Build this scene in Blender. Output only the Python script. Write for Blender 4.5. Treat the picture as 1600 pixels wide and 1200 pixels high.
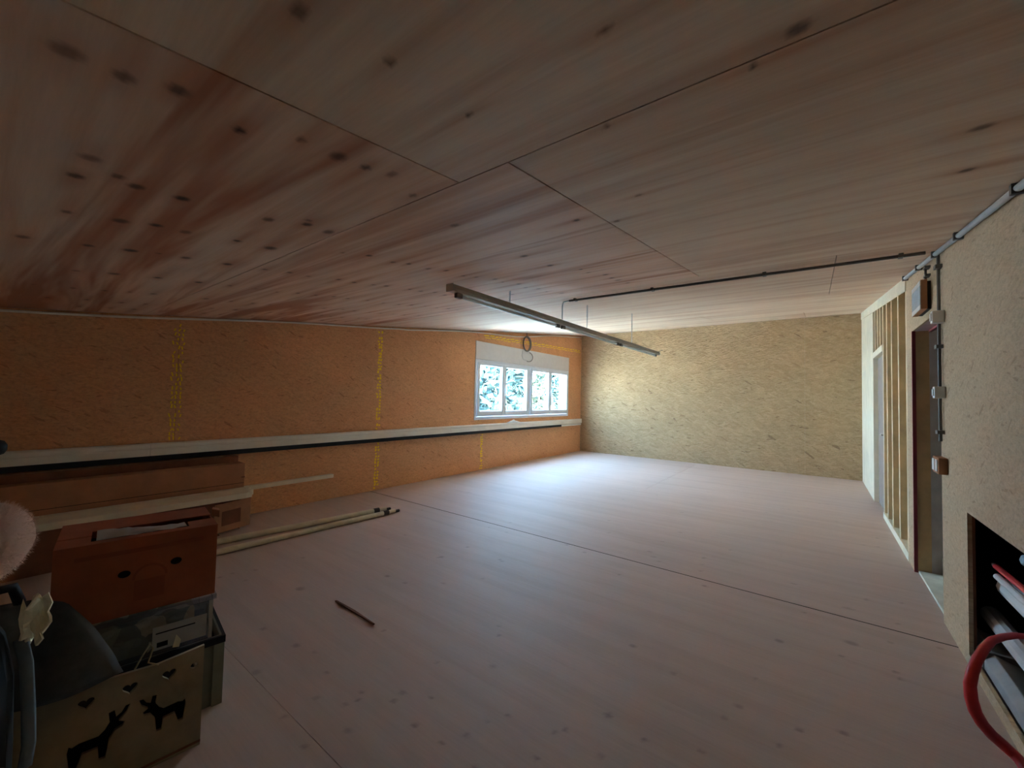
import bpy, bmesh, math, random
import numpy as np
from mathutils import Vector, Matrix, noise as mnoise

for o in list(bpy.data.objects):
    bpy.data.objects.remove(o, do_unlink=True)
scene = bpy.context.scene
COL = scene.collection
random.seed(7)
RNG = np.random.default_rng(11)

# ------------------------------------------------------------------ camera
H, YAW, PITCH, ROLL, FPX = 1.4, 0.6466, 0.03435, 0.0224, 635.2
fwd = Vector((-math.sin(YAW) * math.cos(PITCH), math.cos(YAW) * math.cos(PITCH), math.sin(PITCH)))
r0 = Vector((math.cos(YAW), math.sin(YAW), 0))
u0 = r0.cross(fwd)
right = r0 * math.cos(ROLL) + u0 * math.sin(ROLL)
up = u0 * math.cos(ROLL) - r0 * math.sin(ROLL)
cam = bpy.data.objects.new('camera', bpy.data.cameras.new('camera'))
COL.objects.link(cam)
cam.data.sensor_width = 36.0
cam.data.lens = FPX * 36.0 / 1600.0
cam.data.clip_start = 0.02
cam.data.clip_end = 200
cam.matrix_world = Matrix(((right.x, up.x, -fwd.x, 0), (right.y, up.y, -fwd.y, 0), (right.z, up.z, -fwd.z, H), (0, 0, 0, 1)))
scene.camera = cam

# ------------------------------------------------------------------ world, daylight, exposure
SKY_STRENGTH = 40.0
w = bpy.data.worlds.new('world'); scene.world = w; w.use_nodes = True
nt = w.node_tree; nt.nodes.clear()
out = nt.nodes.new('ShaderNodeOutputWorld'); bg = nt.nodes.new('ShaderNodeBackground')
tc = nt.nodes.new('ShaderNodeTexCoord'); sep = nt.nodes.new('ShaderNodeSeparateXYZ'); rmp = nt.nodes.new('ShaderNodeValToRGB')
nt.links.new(tc.outputs['Generated'], sep.inputs[0]); nt.links.new(sep.outputs['Z'], rmp.inputs[0])
rmp.color_ramp.elements[0].position = 0.0; rmp.color_ramp.elements[0].color = (0.58, 0.80, 1.0, 1)
rmp.color_ramp.elements[1].position = 0.6; rmp.color_ramp.elements[1].color = (0.30, 0.60, 1.0, 1)
nt.links.new(rmp.outputs[0], bg.inputs[0]); bg.inputs[1].default_value = SKY_STRENGTH
nt.links.new(bg.outputs[0], out.inputs[0])

scene.view_settings.view_transform = 'Standard'
scene.view_settings.look = 'None'
scene.view_settings.gamma = 1.0
scene.view_settings.use_curve_mapping = False
scene.view_settings.exposure = 0.6
scene.cycles.diffuse_bounces = 6
scene.cycles.max_bounces = 10
scene.cycles.adaptive_threshold = 0.02
scene.cycles.use_denoising = True

sun = bpy.data.objects.new('sun', bpy.data.lights.new('sun', 'SUN')); COL.objects.link(sun)
sun.data.energy = 420.0; sun.data.angle = .01; sun.data.color = (1.0, .93, .82)
sun.rotation_euler = Vector((-.32, -.14, -.95)).to_track_quat('-Z', 'Y').to_euler()      # stands behind the house, lights the ground outside

def portal(name, loc, direction, sx, sy):
    ld = bpy.data.lights.new(name, 'AREA'); ld.shape = 'RECTANGLE'; ld.size = sx; ld.size_y = sy
    ld.cycles.is_portal = True
    o = bpy.data.objects.new(name, ld); COL.objects.link(o)
    o.location = loc; o.rotation_euler = Vector(direction).to_track_quat('-Z', 'Z').to_euler()
    return o

# ------------------------------------------------------------------ room numbers (metres)
XL, XR, YF, YB, ZF, S = -5.212, 0.65, 10.047, -1.8, 3.1506, 0.1126
def zc(y): return ZF + S * (y - YF)          # height of the sloping ceiling
portal('daylight_portal_side', (XL - 0.30, 7.52, 1.65), (1, 0, 0), 3.6, 1.6)

# ------------------------------------------------------------------ materials
MATS = {}
class NT:
    def __init__(s, name):
        s.m = bpy.data.materials.new(name); s.m.use_nodes = True; s.t = s.m.node_tree
        s.b = s.t.nodes['Principled BSDF']; MATS[name] = s.m
    def n(s, typ, **kw):
        x = s.t.nodes.new(typ)
        for k, v in kw.items():
            setattr(x, k, v)
        return x
    def l(s, a, b): s.t.links.new(a, b)
    def coords(s, scale=(1, 1, 1), rot=(0, 0, 0), loc=(0, 0, 0), src='Object'):
        t = s.n('ShaderNodeTexCoord'); m = s.n('ShaderNodeMapping')
        m.inputs['Scale'].default_value = scale; m.inputs['Rotation'].default_value = rot; m.inputs['Location'].default_value = loc
        s.l(t.outputs[src], m.inputs[0]); return m.outputs[0]
    def noise(s, vec, scale, detail=4, rough=.6, dist=0):
        x = s.n('ShaderNodeTexNoise'); s.l(vec, x.inputs['Vector'])
        x.inputs['Scale'].default_value = scale; x.inputs['Detail'].default_value = detail
        x.inputs['Roughness'].default_value = rough; x.inputs['Distortion'].default_value = dist
        return x.outputs['Fac']
    def ramp(s, fac, stops):
        r = s.n('ShaderNodeValToRGB'); e = r.color_ramp.elements
        while len(e) < len(stops): e.new(0.5)
        for q, (p_, c) in zip(e, stops):
            q.position = p_; q.color = (c[0], c[1], c[2], 1) if not isinstance(c, (int, float)) else (c, c, c, 1)
        s.l(fac, r.inputs[0]); return r.outputs[0]
    def mix(s, fac, a, b, mode='MIX'):
        x = s.n('ShaderNodeMix', data_type='RGBA', blend_type=mode)
        for i, v in ((0, fac), (6, a), (7, b)):
            if isinstance(v, (int, float)): x.inputs[i].default_value = v
            elif isinstance(v, tuple): x.inputs[i].default_value = (v[0], v[1], v[2], 1)
            else: s.l(v, x.inputs[i])
        return x.outputs[2]
    def math(s, op, a, b=0.0):
        x = s.n('ShaderNodeMath', operation=op)
        for i, v in ((0, a), (1, b)):
            if isinstance(v, (int, float)): x.inputs[i].default_value = v
            else: s.l(v, x.inputs[i])
        return x.outputs[0]
    def bump(s, h, strength=.3, dist=.01):
        x = s.n('ShaderNodeBump'); s.l(h, x.inputs['Height'])
        x.inputs['Strength'].default_value = strength; x.inputs['Distance'].default_value = dist
        s.l(x.outputs[0], s.b.inputs['Normal'])
    def base(s, c, rough=.6, metal=0.0, spec=.3):
        if isinstance(c, tuple): s.b.inputs['Base Color'].default_value = (c[0], c[1], c[2], 1)
        else: s.l(c, s.b.inputs['Base Color'])
        s.b.inputs['Roughness'].default_value = rough; s.b.inputs['Metallic'].default_value = metal
        s.b.inputs['Specular IOR Level'].default_value = spec

def plain(name, c, rough=.6, metal=0.0, var=.12, scale=9.0, spec=.3, bump=0.0):
    """one colour with faint mottling"""
    t = NT(name); v = t.coords()
    f = t.noise(v, scale, 5, .65)
    lo = tuple(x * (1 - var) for x in c); hi = tuple(min(1, x * (1 + var)) for x in c)
    t.base(t.ramp(f, [(.3, lo), (.7, hi)]), rough, metal, spec)
    if bump: t.bump(f, bump, .004)
    return t.m

def osb(name, a, b, dark, axis, relief=.6, flat=.35, fx=17, fz=75, dk=.008, bd=.006):
    """pressed strand board; axis = the board's normal ('x' or 'y'), strands run roughly level"""
    t = NT(name)
    perm = (0, 0, math.pi / 2) if axis == 'x' else (0, 0, 0)
    layers = []
    for ang, sc, off in ((.12, 1.0, 0), (-.25, 1.25, 3.1), (.55, .85, 7.7)):
        tcn = t.n('ShaderNodeTexCoord')
        sp = t.n('ShaderNodeSeparateXYZ'); t.l(tcn.outputs['Object'], sp.inputs[0])
        cb = t.n('ShaderNodeCombineXYZ')
        t.l(sp.outputs['Y' if axis == 'x' else 'X'], cb.inputs[0]); t.l(sp.outputs['Z'], cb.inputs[1])
        mp = t.n('ShaderNodeMapping'); mp.inputs['Rotation'].default_value = (0, 0, ang)
        mp.inputs['Location'].default_value = (off, off * .7, 0)
        t.l(cb.outputs[0], mp.inputs[0])
        m2 = t.n('ShaderNodeMapping'); m2.inputs['Scale'].default_value = (fx * sc, fz * sc, 1); t.l(mp.outputs[0], m2.inputs[0])
        vo = t.n('ShaderNodeTexVoronoi', voronoi_dimensions='2D'); t.l(m2.outputs[0], vo.inputs['Vector'])
        vo.inputs['Scale'].default_value = 1.0; vo.inputs['Randomness'].default_value = 1.0
        layers.append((vo, m2, cb))
    s0 = t.n('ShaderNodeSeparateColor'); t.l(layers[0][0].outputs['Color'], s0.inputs[0])
    s1 = t.n('ShaderNodeSeparateColor'); t.l(layers[1][0].outputs['Color'], s1.inputs[0])
    s2 = t.n('ShaderNodeSeparateColor'); t.l(layers[2][0].outputs['Color'], s2.inputs[0])
    pick = t.math('GREATER_THAN', s1.outputs[1], .55)
    pick2 = t.math('GREATER_THAN', s2.outputs[1], .7)
    mx = t.n('ShaderNodeMix'); t.l(pick, mx.inputs[0]); t.l(s0.outputs[0], mx.inputs[2]); t.l(s1.outputs[0], mx.inputs[3])
    my = t.n('ShaderNodeMix'); t.l(pick2, my.inputs[0]); t.l(mx.outputs[0], my.inputs[2]); t.l(s2.outputs[0], my.inputs[3])
    h = my.outputs[0]
    grain = t.noise(layers[0][1].outputs[0], 1.6, 5, .7)
    big = t.noise(layers[0][2].outputs[0], .8, 3, .6)
    c = t.ramp(h, [(0.0, dark), (dk, dark), (dk + .03, a), (.55, tuple((x + y) / 2 for x, y in zip(a, b))), (1.0, b)])
    c = t.mix(flat, c, tuple((x + y) / 2 for x, y in zip(a, b)))
    c = t.mix(.35, c, t.ramp(grain, [(.3, .55), (.7, 1.0)]), 'MULTIPLY')
    c = t.mix(.30, c, t.ramp(big, [(.3, .62), (.7, 1.0)]), 'MULTIPLY')
    t.base(c, .62, 0, .25)
    fleck = t.noise(layers[0][2].outputs[0], 38, 3, .75)
    c = t.mix(.45, c, t.ramp(fleck, [(.34, .55), (.5, .95), (.66, 1.0)]), 'MULTIPLY')
    t.l(c, t.b.inputs['Base Color'])
    flake = t.noise(layers[1][1].outputs[0], .9, 2, .5, .8)
    hh = t.math('ADD', t.math('MULTIPLY', h, .6), t.math('ADD', t.math('MULTIPLY', grain, .5), t.math('MULTIPLY', flake, 1.6)))
    t.bump(hh, relief, bd)
    return t.m

def plywood(name, pale, warm, red, knotc, streak=.5, gscale=1.0, blotch=.35):
    """rotary-cut softwood veneer, grain along x; 'knot' and 'resin' come from the sheet's own attributes"""
    t = NT(name)
    v = t.coords((.35 * gscale, 5.0 * gscale, 1))
    g = t.noise(v, 1.6, 7, .62, .6)
    v2 = t.coords((.16, 1.7, 1), loc=(3.3, 1.2, 0))
    st = t.noise(v2, 1.3, 4, .6, .8)
    v3 = t.coords((1, 1, 1))
    blot = t.noise(v3, .55, 3, .55)
    fine = t.noise(t.coords((6, 90, 1)), 1.0, 3, .7)
    c = t.ramp(g, [(.36, warm), (.58, pale)])
    m = t.ramp(st, [(.52, 0.0), (.62, streak)])
    c = t.mix(m, c, red)
    c = t.mix(blotch, c, t.ramp(blot, [(.3, .66), (.65, 1.0)]), 'MULTIPLY')
    c = t.mix(.25, c, t.ramp(fine, [(.3, .7), (.7, 1.0)]), 'MULTIPLY')
    ra = t.n('ShaderNodeAttribute', attribute_name='resin'); ka = t.n('ShaderNodeAttribute', attribute_name='knot')
    c = t.mix(ra.outputs['Fac'], c, red)
    c = t.mix(ka.outputs['Fac'], c, knotc)
    t.base(c, .62, 0, .25)
    t.bump(t.math('SUBTRACT', g, t.math('MULTIPLY', ka.outputs['Fac'], .6)), .25, .004)
    return t.m

PALE_C, WARM_C, RED_C = (.88, .62, .465), (.79, .475, .31), (.47, .17, .082)
M_CEIL = plywood('ceiling_plywood', PALE_C, WARM_C, RED_C, (.05, .028, .018), .9)
M_CEIL_CLEAN = plywood('ceiling_plywood_clear', (.84, .645, .485), (.75, .505, .35), (.50, .235, .13), (.05, .028, .018), .4)
M_FLOOR = plywood('floor_plywood', (.62, .465, .40), (.575, .425, .36), (.47, .33, .27), (.12, .085, .085), .2, 1.0, .2)
M_OSB_L = osb('strand_board_side', (.70, .345, .155), (.90, .47, .235), (.40, .15, .06), 'x', .35, .45)
M_OSB_R = osb('strand_board_partition', (.56, .38, .23), (.72, .52, .34), (.33, .19, .1), 'x', .35, .5)
M_OSB_F = osb('strand_board_end', (.45, .29, .15), (.64, .44, .25), (.20, .105, .05), 'y', .9, .40, 8.5, 36, .002, .022)
M_BACK = plain('board_backing', (.03, .02, .014), .9)
M_STUD = plain('planed_timber', (.74, .60, .40), .6, var=.2, scale=4)
M_STUD_PALE = plain('fresh_timber', (.82, .74, .58), .6, var=.1, scale=4)
M_BAY = plain('bay_board', (.42, .29, .15), .7, var=.2)
M_JAMB = plain('door_lining_board', (.60, .39, .19), .6, var=.15, scale=6)
M_DKRED = plain('dark_red_edging', (.22, .03, .04), .5)
M_PINK = plain('pink_primed_lintel', (.52, .34, .33), .6)
M_GREYW = plain('grey_plaster', (.62, .56, .52), .8)
M_CREAM = plain('cream_screed', (.78, .77, .66), .7)
M_GREYD = plain('grey_door_sheet', (.30, .245, .22), .9, spec=.05)
M_WHITE = plain('white_plastic', (.78, .79, .80), .4, var=.04)
M_WFRAME = plain('window_frame_white', (.72, .75, .80), .35, var=.03)
M_SHUT = plain('shutter_box_white', (.66, .64, .63), .5, var=.04)
M_TRUNK = plain('trunking_white', (.80, .76, .68), .45, var=.06, scale=3)
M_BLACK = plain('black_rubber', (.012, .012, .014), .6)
M_PVC = plain('conduit_grey', (.50, .54, .57), .45, var=.08)
M_PVCD = plain('conduit_dark', (.16, .14, .13), .5, var=.1)
M_STEEL = plain('dull_steel', (.45, .45, .46), .4, .8)
M_BATTEN = plain('lamp_housing', (.40, .34, .285), .5, var=.08)
M_TUBE = plain('lamp_tube_glass', (.85, .88, .9), .2, var=.02)
M_YEL = plain('yellow_print', (.95, .66, .02), .6, var=.1)
M_CARD = plain('brown_cardboard', (.40, .185, .095), .75, var=.16, scale=5)
M_CARDD = plain('dark_cardboard', (.21, .082, .045), .75, var=.2, scale=5)
M_RBOX = plain('red_brown_carton', (.36, .10, .042), .7, var=.18, scale=5)
M_RBOXI = plain('red_brown_print', (.29, .075, .032), .7, var=.1)
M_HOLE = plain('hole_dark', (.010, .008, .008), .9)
M_PLANK = plain('pale_board', (.80, .72, .56), .6, var=.12, scale=3)
M_POLE = plain('cream_pole', (.66, .58, .42), .5, var=.2, scale=6)
M_POLED = plain('pole_tip', (.05, .035, .03), .6)
M_DEER = plain('grey_brown_wood', (.34, .25, .15), .75, var=.22, scale=6)
M_CRATE = plain('olive_plastic', (.20, .19, .14), .55, var=.15)
M_GOODS = NT('packed_goods')
_v = M_GOODS.coords(); _vo = M_GOODS.n('ShaderNodeTexVoronoi'); M_GOODS.l(_v, _vo.inputs['Vector']); _vo.inputs['Scale'].default_value = 14
_sc = M_GOODS.n('ShaderNodeSeparateColor'); M_GOODS.l(_vo.outputs['Color'], _sc.inputs[0])
M_GOODS.base(M_GOODS.ramp(_sc.outputs[0], [(0, (.14, .11, .06)), (.35, (.24, .22, .11)), (.7, (.50, .33, .14)), (1, (.60, .48, .3))]), .7); M_GOODS = M_GOODS.m
M_FELT = plain('dark_grey_felt', (.075, .072, .068), .95, var=.2, scale=25)
M_SACK = plain('black_sack', (.012, .011, .013), .8, var=.3)
M_STRAP = plain('pale_webbing', (.15, .18, .20), .8, var=.15)
M_PAPER = plain('cream_paper', (.80, .76, .58), .8, var=.1)
M_FLEECE = plain('pale_pink_fleece', (.70, .47, .38), .95, var=.08)
M_RED = plain('red_hose', (.55, .035, .04), .45, var=.15)
M_LAG = plain('pipe_lagging', (.52, .50, .50), .7, var=.1)
M_DUCT = plain('grey_duct', (.33, .32, .32), .6, var=.1)
M_BRASS = plain('brass', (.30, .20, .08), .4, .7)
M_BLUEP = plain('blue_grey_panel', (.28, .38, .46), .3, var=.25, scale=20)
M_LABEL = plain('label_paper', (.46, .43, .41), .7)
M_STRING = plain('string', (.45, .33, .18), .8)
M_BARK = plain('bark', (.09, .08, .07), .9, var=.3)
M_LEAF1 = plain('leaves_sage', (.042, .072, .070), .8, var=.3, scale=1.2)
M_LEAF2 = plain('leaves_bright', (.060, .080, .060), .8, var=.3, scale=1.2)
M_LEAF3 = plain('leaves_blue_green', (.034, .068, .070), .8, var=.3, scale=1.2)
M_GROUND = plain('pale_gravel', (.82, .77, .66), .9, var=.1, scale=.6)
M_WALLOUT = plain('outside_render', (.7, .68, .64), .9)

def glass(name, tint, gl=.04):
    t = NT(name); t.t.nodes.remove(t.b)
    o = [n for n in t.t.nodes if n.type == 'OUTPUT_MATERIAL'][0]
    tr = t.n('ShaderNodeBsdfTransparent'); tr.inputs[0].default_value = (*tint, 1)
    g = t.n('ShaderNodeBsdfGlossy'); g.inputs['Roughness'].default_value = .03
    m = t.n('ShaderNodeMixShader'); m.inputs[0].default_value = gl; t.l(tr.outputs[0], m.inputs[1]); t.l(g.outputs[0], m.inputs[2])
    t.l(m.outputs[0], o.inputs[0]); return t.m
M_GLASS = glass('window_glass', (.93, .98, .98))
def clearplastic():
    t = NT('clear_plastic'); b = t.b
    o = [n for n in t.t.nodes if n.type == 'OUTPUT_MATERIAL'][0]
    t.base((.62, .66, .72), .25, 0, .5)
    tr = t.n('ShaderNodeBsdfTransparent'); tr.inputs[0].default_value = (.9, .92, .95, 1)
    m = t.n('ShaderNodeMixShader'); m.inputs[0].default_value = .13
    t.l(tr.outputs[0], m.inputs[1]); t.l(b.outputs[0], m.inputs[2]); t.l(m.outputs[0], o.inputs[0]); return t.m
M_CLEAR = clearplastic()

# ------------------------------------------------------------------ builders
class MB:
    def __init__(s): s.v = []; s.f = []
    def add(s, vs, fs):
        k = len(s.v); s.v += [tuple(v) for v in vs]; s.f += [tuple(i + k for i in f) for f in fs]; return s
    def box(s, x0, x1, y0, y1, z0, z1):
        vs = [(x, y, z) for z in (z0, z1) for y in (y0, y1) for x in (x0, x1)]
        return s.add(vs, [(0, 2, 3, 1), (4, 5, 7, 6), (0, 1, 5, 4), (2, 6, 7, 3), (0, 4, 6, 2), (1, 3, 7, 5)])
    def prism(s, poly, a0, a1, axis):
        """poly in the two other axes (yz for x, xz for y, xy for z), pushed from a0 to a1 along axis"""
        def P(q, a):
            return {'x': (a, q[0], q[1]), 'y': (q[0], a, q[1]), 'z': (q[0], q[1], a)}[axis]
        n = len(poly)
        vs = [P(q, a0) for q in poly] + [P(q, a1) for q in poly]
        fs = [tuple(range(n))[::-1], tuple(range(n, 2 * n))] + [(i, (i + 1) % n, (i + 1) % n + n, i + n) for i in range(n)]
        return s.add(vs, fs)
    def tube(s, pts, r, seg=10, closed=False, flat=1.0):
        pts = [Vector(p) for p in pts]; n = len(pts); rs = r if isinstance(r, (list, tuple)) else [r] * n
        vs = []; prev = None
        for i, p in enumerate(pts):
            a = pts[(i - 1) % n] if (closed or i) else p; b = pts[(i + 1) % n] if (closed or i < n - 1) else p
            d = (b - a).normalized()
            if prev is None:
                e = Vector((0, 0, 1)) if abs(d.z) < .9 else Vector((1, 0, 0)); e1 = d.cross(e).normalized()
            else:
                e1 = (prev - d * prev.dot(d)).normalized()
            e2 = d.cross(e1); prev = e1
            for k in range(seg):
                t = 2 * math.pi * k / seg
                vs.append(p + (e1 * math.cos(t) + e2 * math.sin(t) * flat) * rs[i])
        fs = []
        m = n if closed else n - 1
        for i in range(m):
            j = (i + 1) % n
            for k in range(seg):
                l = (k + 1) % seg
                fs.append((i * seg + k, i * seg + l, j * seg + l, j * seg + k))
        if not closed:
            fs.append(tuple(range(seg))[::-1]); fs.append(tuple(range((n - 1) * seg, n * seg)))
        return s.add(vs, fs)
    def build(s, name, mat, parent=None, bevel=0.0, smooth=False):
        me = bpy.data.meshes.new(name); me.from_pydata(s.v, [], s.f); me.update()
        bm = bmesh.new(); bm.from_mesh(me); bmesh.ops.recalc_face_normals(bm, faces=bm.faces); bm.to_mesh(me); bm.free()
        if smooth and max((Vector(s.v[f[0]]) - Vector(s.v[f[-1]])).length for f in s.f) < .2:      # long facets stay flat
            for p in me.polygons: p.use_smooth = True
        return link(name, me, mat, parent, bevel)

def link(name, me, mat, parent=None, bevel=0.0):
    o = bpy.data.objects.new(name, me); COL.objects.link(o)
    o.cycles.shadow_terminator_geometry_offset = 0.0
    if mat: me.materials.append(mat)
    if parent: o.parent = parent; o.matrix_parent_inverse = parent.matrix_world.inverted() if False else Matrix.Identity(4)
    if bevel:
        b = o.modifiers.new('bevel', 'BEVEL'); b.width = bevel; b.segments = 2; b.limit_method = 'ANGLE'
    return o

def tag(o, label=None, cat=None, group=None, kind=None):
    if label: o['label'] = label
    if cat: o['category'] = cat
    if group: o['group'] = group
    if kind: o['kind'] = kind
    return o
def thing(name, label, cat, loc=(0, 0, 0), rz=0.0, group=None):
    o = bpy.data.objects.new(name, None); COL.objects.link(o); o.location = loc; o.rotation_euler = (0, 0, rz)
    o.empty_display_size = .05
    return tag(o, label, cat, group)

# ------------------------------------------------------------------ plywood sheets with knots
KNOTS = [(-1.12, 0.08, 0.025), (-1.13, 0.16, 0.016), (-1.1, 0.24, 0.019), (-1.17, 0.38, 0.014), (-1.1, 0.5, 0.011), (-1.11, 0.61, 0.022), (-1.11, 0.7, 0.015), (-1.09, 0.78, 0.016), (-1.17, 0.93, 0.013), (-1.78, 0.16, 0.019), (-1.61, 0.17, 0.023), (-1.7, 0.24, 0.016), (-1.75, 0.29, 0.021), (-1.76, 0.41, 0.022), (-2.18, 0.18, 0.015), (-2.17, 0.32, 0.025), (-2.14, 0.42, 0.021), (-2.16, 0.52, 0.02), (-1.77, 0.69, 0.02), (-1.72, 0.82, 0.02), (-1.67, 0.8, 0.015), (-1.75, 0.93, 0.022), (-2.17, 0.86, 0.026), (-2.15, 0.71, 0.016), (-2.67, 0.1, 0.021), (-2.66, 0.29, 0.02), (-2.64, 0.43, 0.027), (-2.62, 0.53, 0.011), (-2.63, 0.64, 0.021), (-2.64, 0.83, 0.023), (-3.31, 0.32, 0.018), (-3.28, 0.47, 0.026), (-3.26, 0.66, 0.02), (-3.27, 0.87, 0.022), (-0.71, 0.31, 0.014), (-0.69, 0.48, 0.009), (-0.69, 0.71, 0.008), (-1.29, 1.26, 0.017), (-2.0, 1.46, 0.015), (-1.97, 1.28, 0.017), (-2.01, 1.15, 0.012), (-0.32, 0.69, 0.010), (-0.03, 0.93, 0.018), (-0.11, 0.99, 0.009), (-0.45, 0.99, 0.009), (-2.63, 1.48, 0.017), (-2.65, 1.61, 0.017), (-2.64, 1.76, 0.014), (-2.62, 1.86, 0.019), (-2.62, 2.08, 0.015), (-2.63, 2.2, 0.021), (-2.6, 2.33, 0.016), (-2.65, 2.49, 0.017), (-1.97, 1.55, 0.015), (-1.99, 1.72, 0.016), (-1.95, 1.84, 0.017), (-1.99, 2.04, 0.013), (-1.96, 2.14, 0.014), (-2.64, 1.02, 0.014), (-2.63, 1.16, 0.015), (-2.66, 1.29, 0.016), (0.38, 1.73, 0.02), (0.43, 2.13, 0.02), (-2.8, 3.4, 0.022), (-2.25, 2.95, 0.018), (-1.38, 1.92, 0.02), (-1.4, 2.24, 0.02), (-0.55, 1.51, 0.011), (-0.73, 1.73, 0.012), (-0.86, 1.59, 0.015)]
for x_, y_a, y_b in ((-3.9, .2, .9), (-4.45, .3, .9), (-3.3, 1.05, 3.3), (-3.95, 1.1, 3.3), (-4.5, 1.3, 3.2), (-1.95, 2.3, 3.3), (-2.66, 2.62, 3.3), (-1.3, 2.5, 3.3), (-4.9, .5, 3.0)):
    y_ = y_a
    while y_ < y_b:
        KNOTS.append((x_ + random.uniform(-.04, .04), y_, random.uniform(.01, .02))); y_ += random.uniform(.12, .2)
SPOTS = [(-2.25, 0.91, 0.038), (-2.32, 1.14, 0.028), (-1.72, 1.16, 0.018), (-1.69, 1.12, 0.015), (-1.57, 1.28, 0.024), (-1.56, 1.22, 0.02), (-1.44, 1.34, 0.018), (-1.57, 1.0, 0.024), (-1.63, 0.85, 0.02), (-1.1, 1.48, 0.017), (-1.61, 1.53, 0.014), (-0.89, 1.53, 0.013), (-0.86, 1.57, 0.013), (-0.58, 1.73, 0.019), (-1.17, 1.29, 0.016), (-1.22, 1.2, 0.013), (-0.75, 1.76, 0.026), (0.16, 3.7, 0.032), (0.15, 3.18, 0.043), (-0.19, 2.93, 0.031), (-0.34, 2.07, 0.026), (-0.3, 2.19, 0.024), (-0.7, 3.42, 0.026), (-0.08, 3.43, 0.018), (0.56, 3.45, 0.016), (-2.97, 1.47, 0.045), (-2.67, 1.99, 0.029), (-1.36, 1.69, 0.023), (-1.98, 1.13, 0.019), (-0.85, 2.33, 0.026), (-1.57, 2.0, 0.02), (-1.04, 1.2, 0.022), (0.08, 2.3, 0.025), (-0.07, 2.2, 0.02), (-1.71, 1.07, 0.013), (-2.07, 1.53, 0.013), (-1.26, 3.85, 0.024), (-1.19, 3.75, 0.024), (-1.12, 3.68, 0.023), (-0.83, 4.02, 0.024), (-0.81, 3.85, 0.022), (-0.79, 3.69, 0.022), (-2.62, 2.84, 0.024), (-2.63, 2.52, 0.028), (-0.16, 3.92, 0.021), (-1.72, 3.44, 0.024), (-0.88, 1.38, 0.013), (-1.85, 1.01, 0.015), (-1.85, 0.87, 0.016), (0.32, 2.99, 0.018), (-0.26, 2.46, 0.02)]
SPOTS = [(a, b, max(.011, c * .62)) for a, b, c in SPOTS]
for _ in range(110):
    SPOTS.append((random.uniform(-5, .5), random.uniform(.6, 9.5), random.choice((.010, .011, .012, .014))))

def sheet(name, x0, x1, y0, y1, zfun, thick, cell, knots, parent, mat, soft=1.0, resin=.75, gy0=.0026, gy1=.0026):
    g = .0026
    x0 += g; x1 -= g; y0 += gy0; y1 -= gy1
    nx = max(2, int((x1 - x0) / cell)); ny = max(2, int((y1 - y0) / cell))
    X = np.linspace(x0, x1, nx + 1); Y = np.linspace(y0, y1, ny + 1)
    GX, GY = np.meshgrid(X, Y)
    Zt = zfun(GY)
    kn = np.zeros_like(GX); rs = np.zeros_like(GX)
    for i, (kx, ky, kr) in enumerate(knots):
        if not (x0 - .02 < kx < x1 + .02 and y0 < ky < y1): continue
        dx = GX - kx; dy = GY - ky
        e = 1.0 + .5 * ((i * 37) % 10) / 10
        q = (dx / (kr * e)) ** 2 + (dy / kr) ** 2
        strength = (.55 + .45 * ((i * 53) % 10) / 10) * soft
        kn = np.maximum(kn, strength * np.exp(-(q ** 2.6)))
        side = 1 if (i * 17) % 3 else -1
        L = .12 + .35 * ((i * 29) % 10) / 10
        q2 = (np.where(dx * side > 0, dx / L, dx / .08)) ** 2 + (dy / (kr * 1.7)) ** 2
        rs = np.maximum(rs, resin * strength * np.exp(-q2))
    top = np.stack([GX, GY, Zt], -1).reshape(-1, 3)
    n0 = len(top); w_ = nx + 1
    ii = np.arange(ny)[:, None] * w_ + np.arange(nx)[None, :]
    quads = np.stack([ii, ii + 1, ii + w_ + 1, ii + w_], -1).reshape(-1, 4)
    cs = np.array([(x0, y0, zfun(y0) + thick), (x1, y0, zfun(y0) + thick), (x1, y1, zfun(y1) + thick), (x0, y1, zfun(y1) + thick)])
    cf = np.array([(x0, y0, zfun(y0)), (x1, y0, zfun(y0)), (x1, y1, zfun(y1)), (x0, y1, zfun(y1))])
    ex = np.concatenate([cs, cf])
    eq = np.array([(0, 1, 2, 3), (0, 4, 5, 1), (1, 5, 6, 2), (2, 6, 7, 3), (3, 7, 4, 0)]) + n0
    V = np.concatenate([top, ex]).astype(np.float32); Q = np.concatenate([quads, eq]).astype(np.int32)
    if thick > 0: Q[:len(quads)] = Q[:len(quads), ::-1]
    me = bpy.data.meshes.new(name)
    me.vertices.add(len(V)); me.vertices.foreach_set('co', V.ravel())
    me.loops.add(Q.size); me.loops.foreach_set('vertex_index', Q.ravel())
    me.polygons.add(len(Q)); me.polygons.foreach_set('loop_start', np.arange(0, Q.size, 4, dtype=np.int32))
    me.update(calc_edges=True)
    me.shade_flat()
    for an, arr in (('knot', kn), ('resin', rs)):
        at = me.attributes.new(an, 'FLOAT', 'POINT')
        at.data.foreach_set('value', np.concatenate([arr.ravel(), np.zeros(8)]).astype(np.float32))
    return link(name, me, mat, parent)

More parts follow.
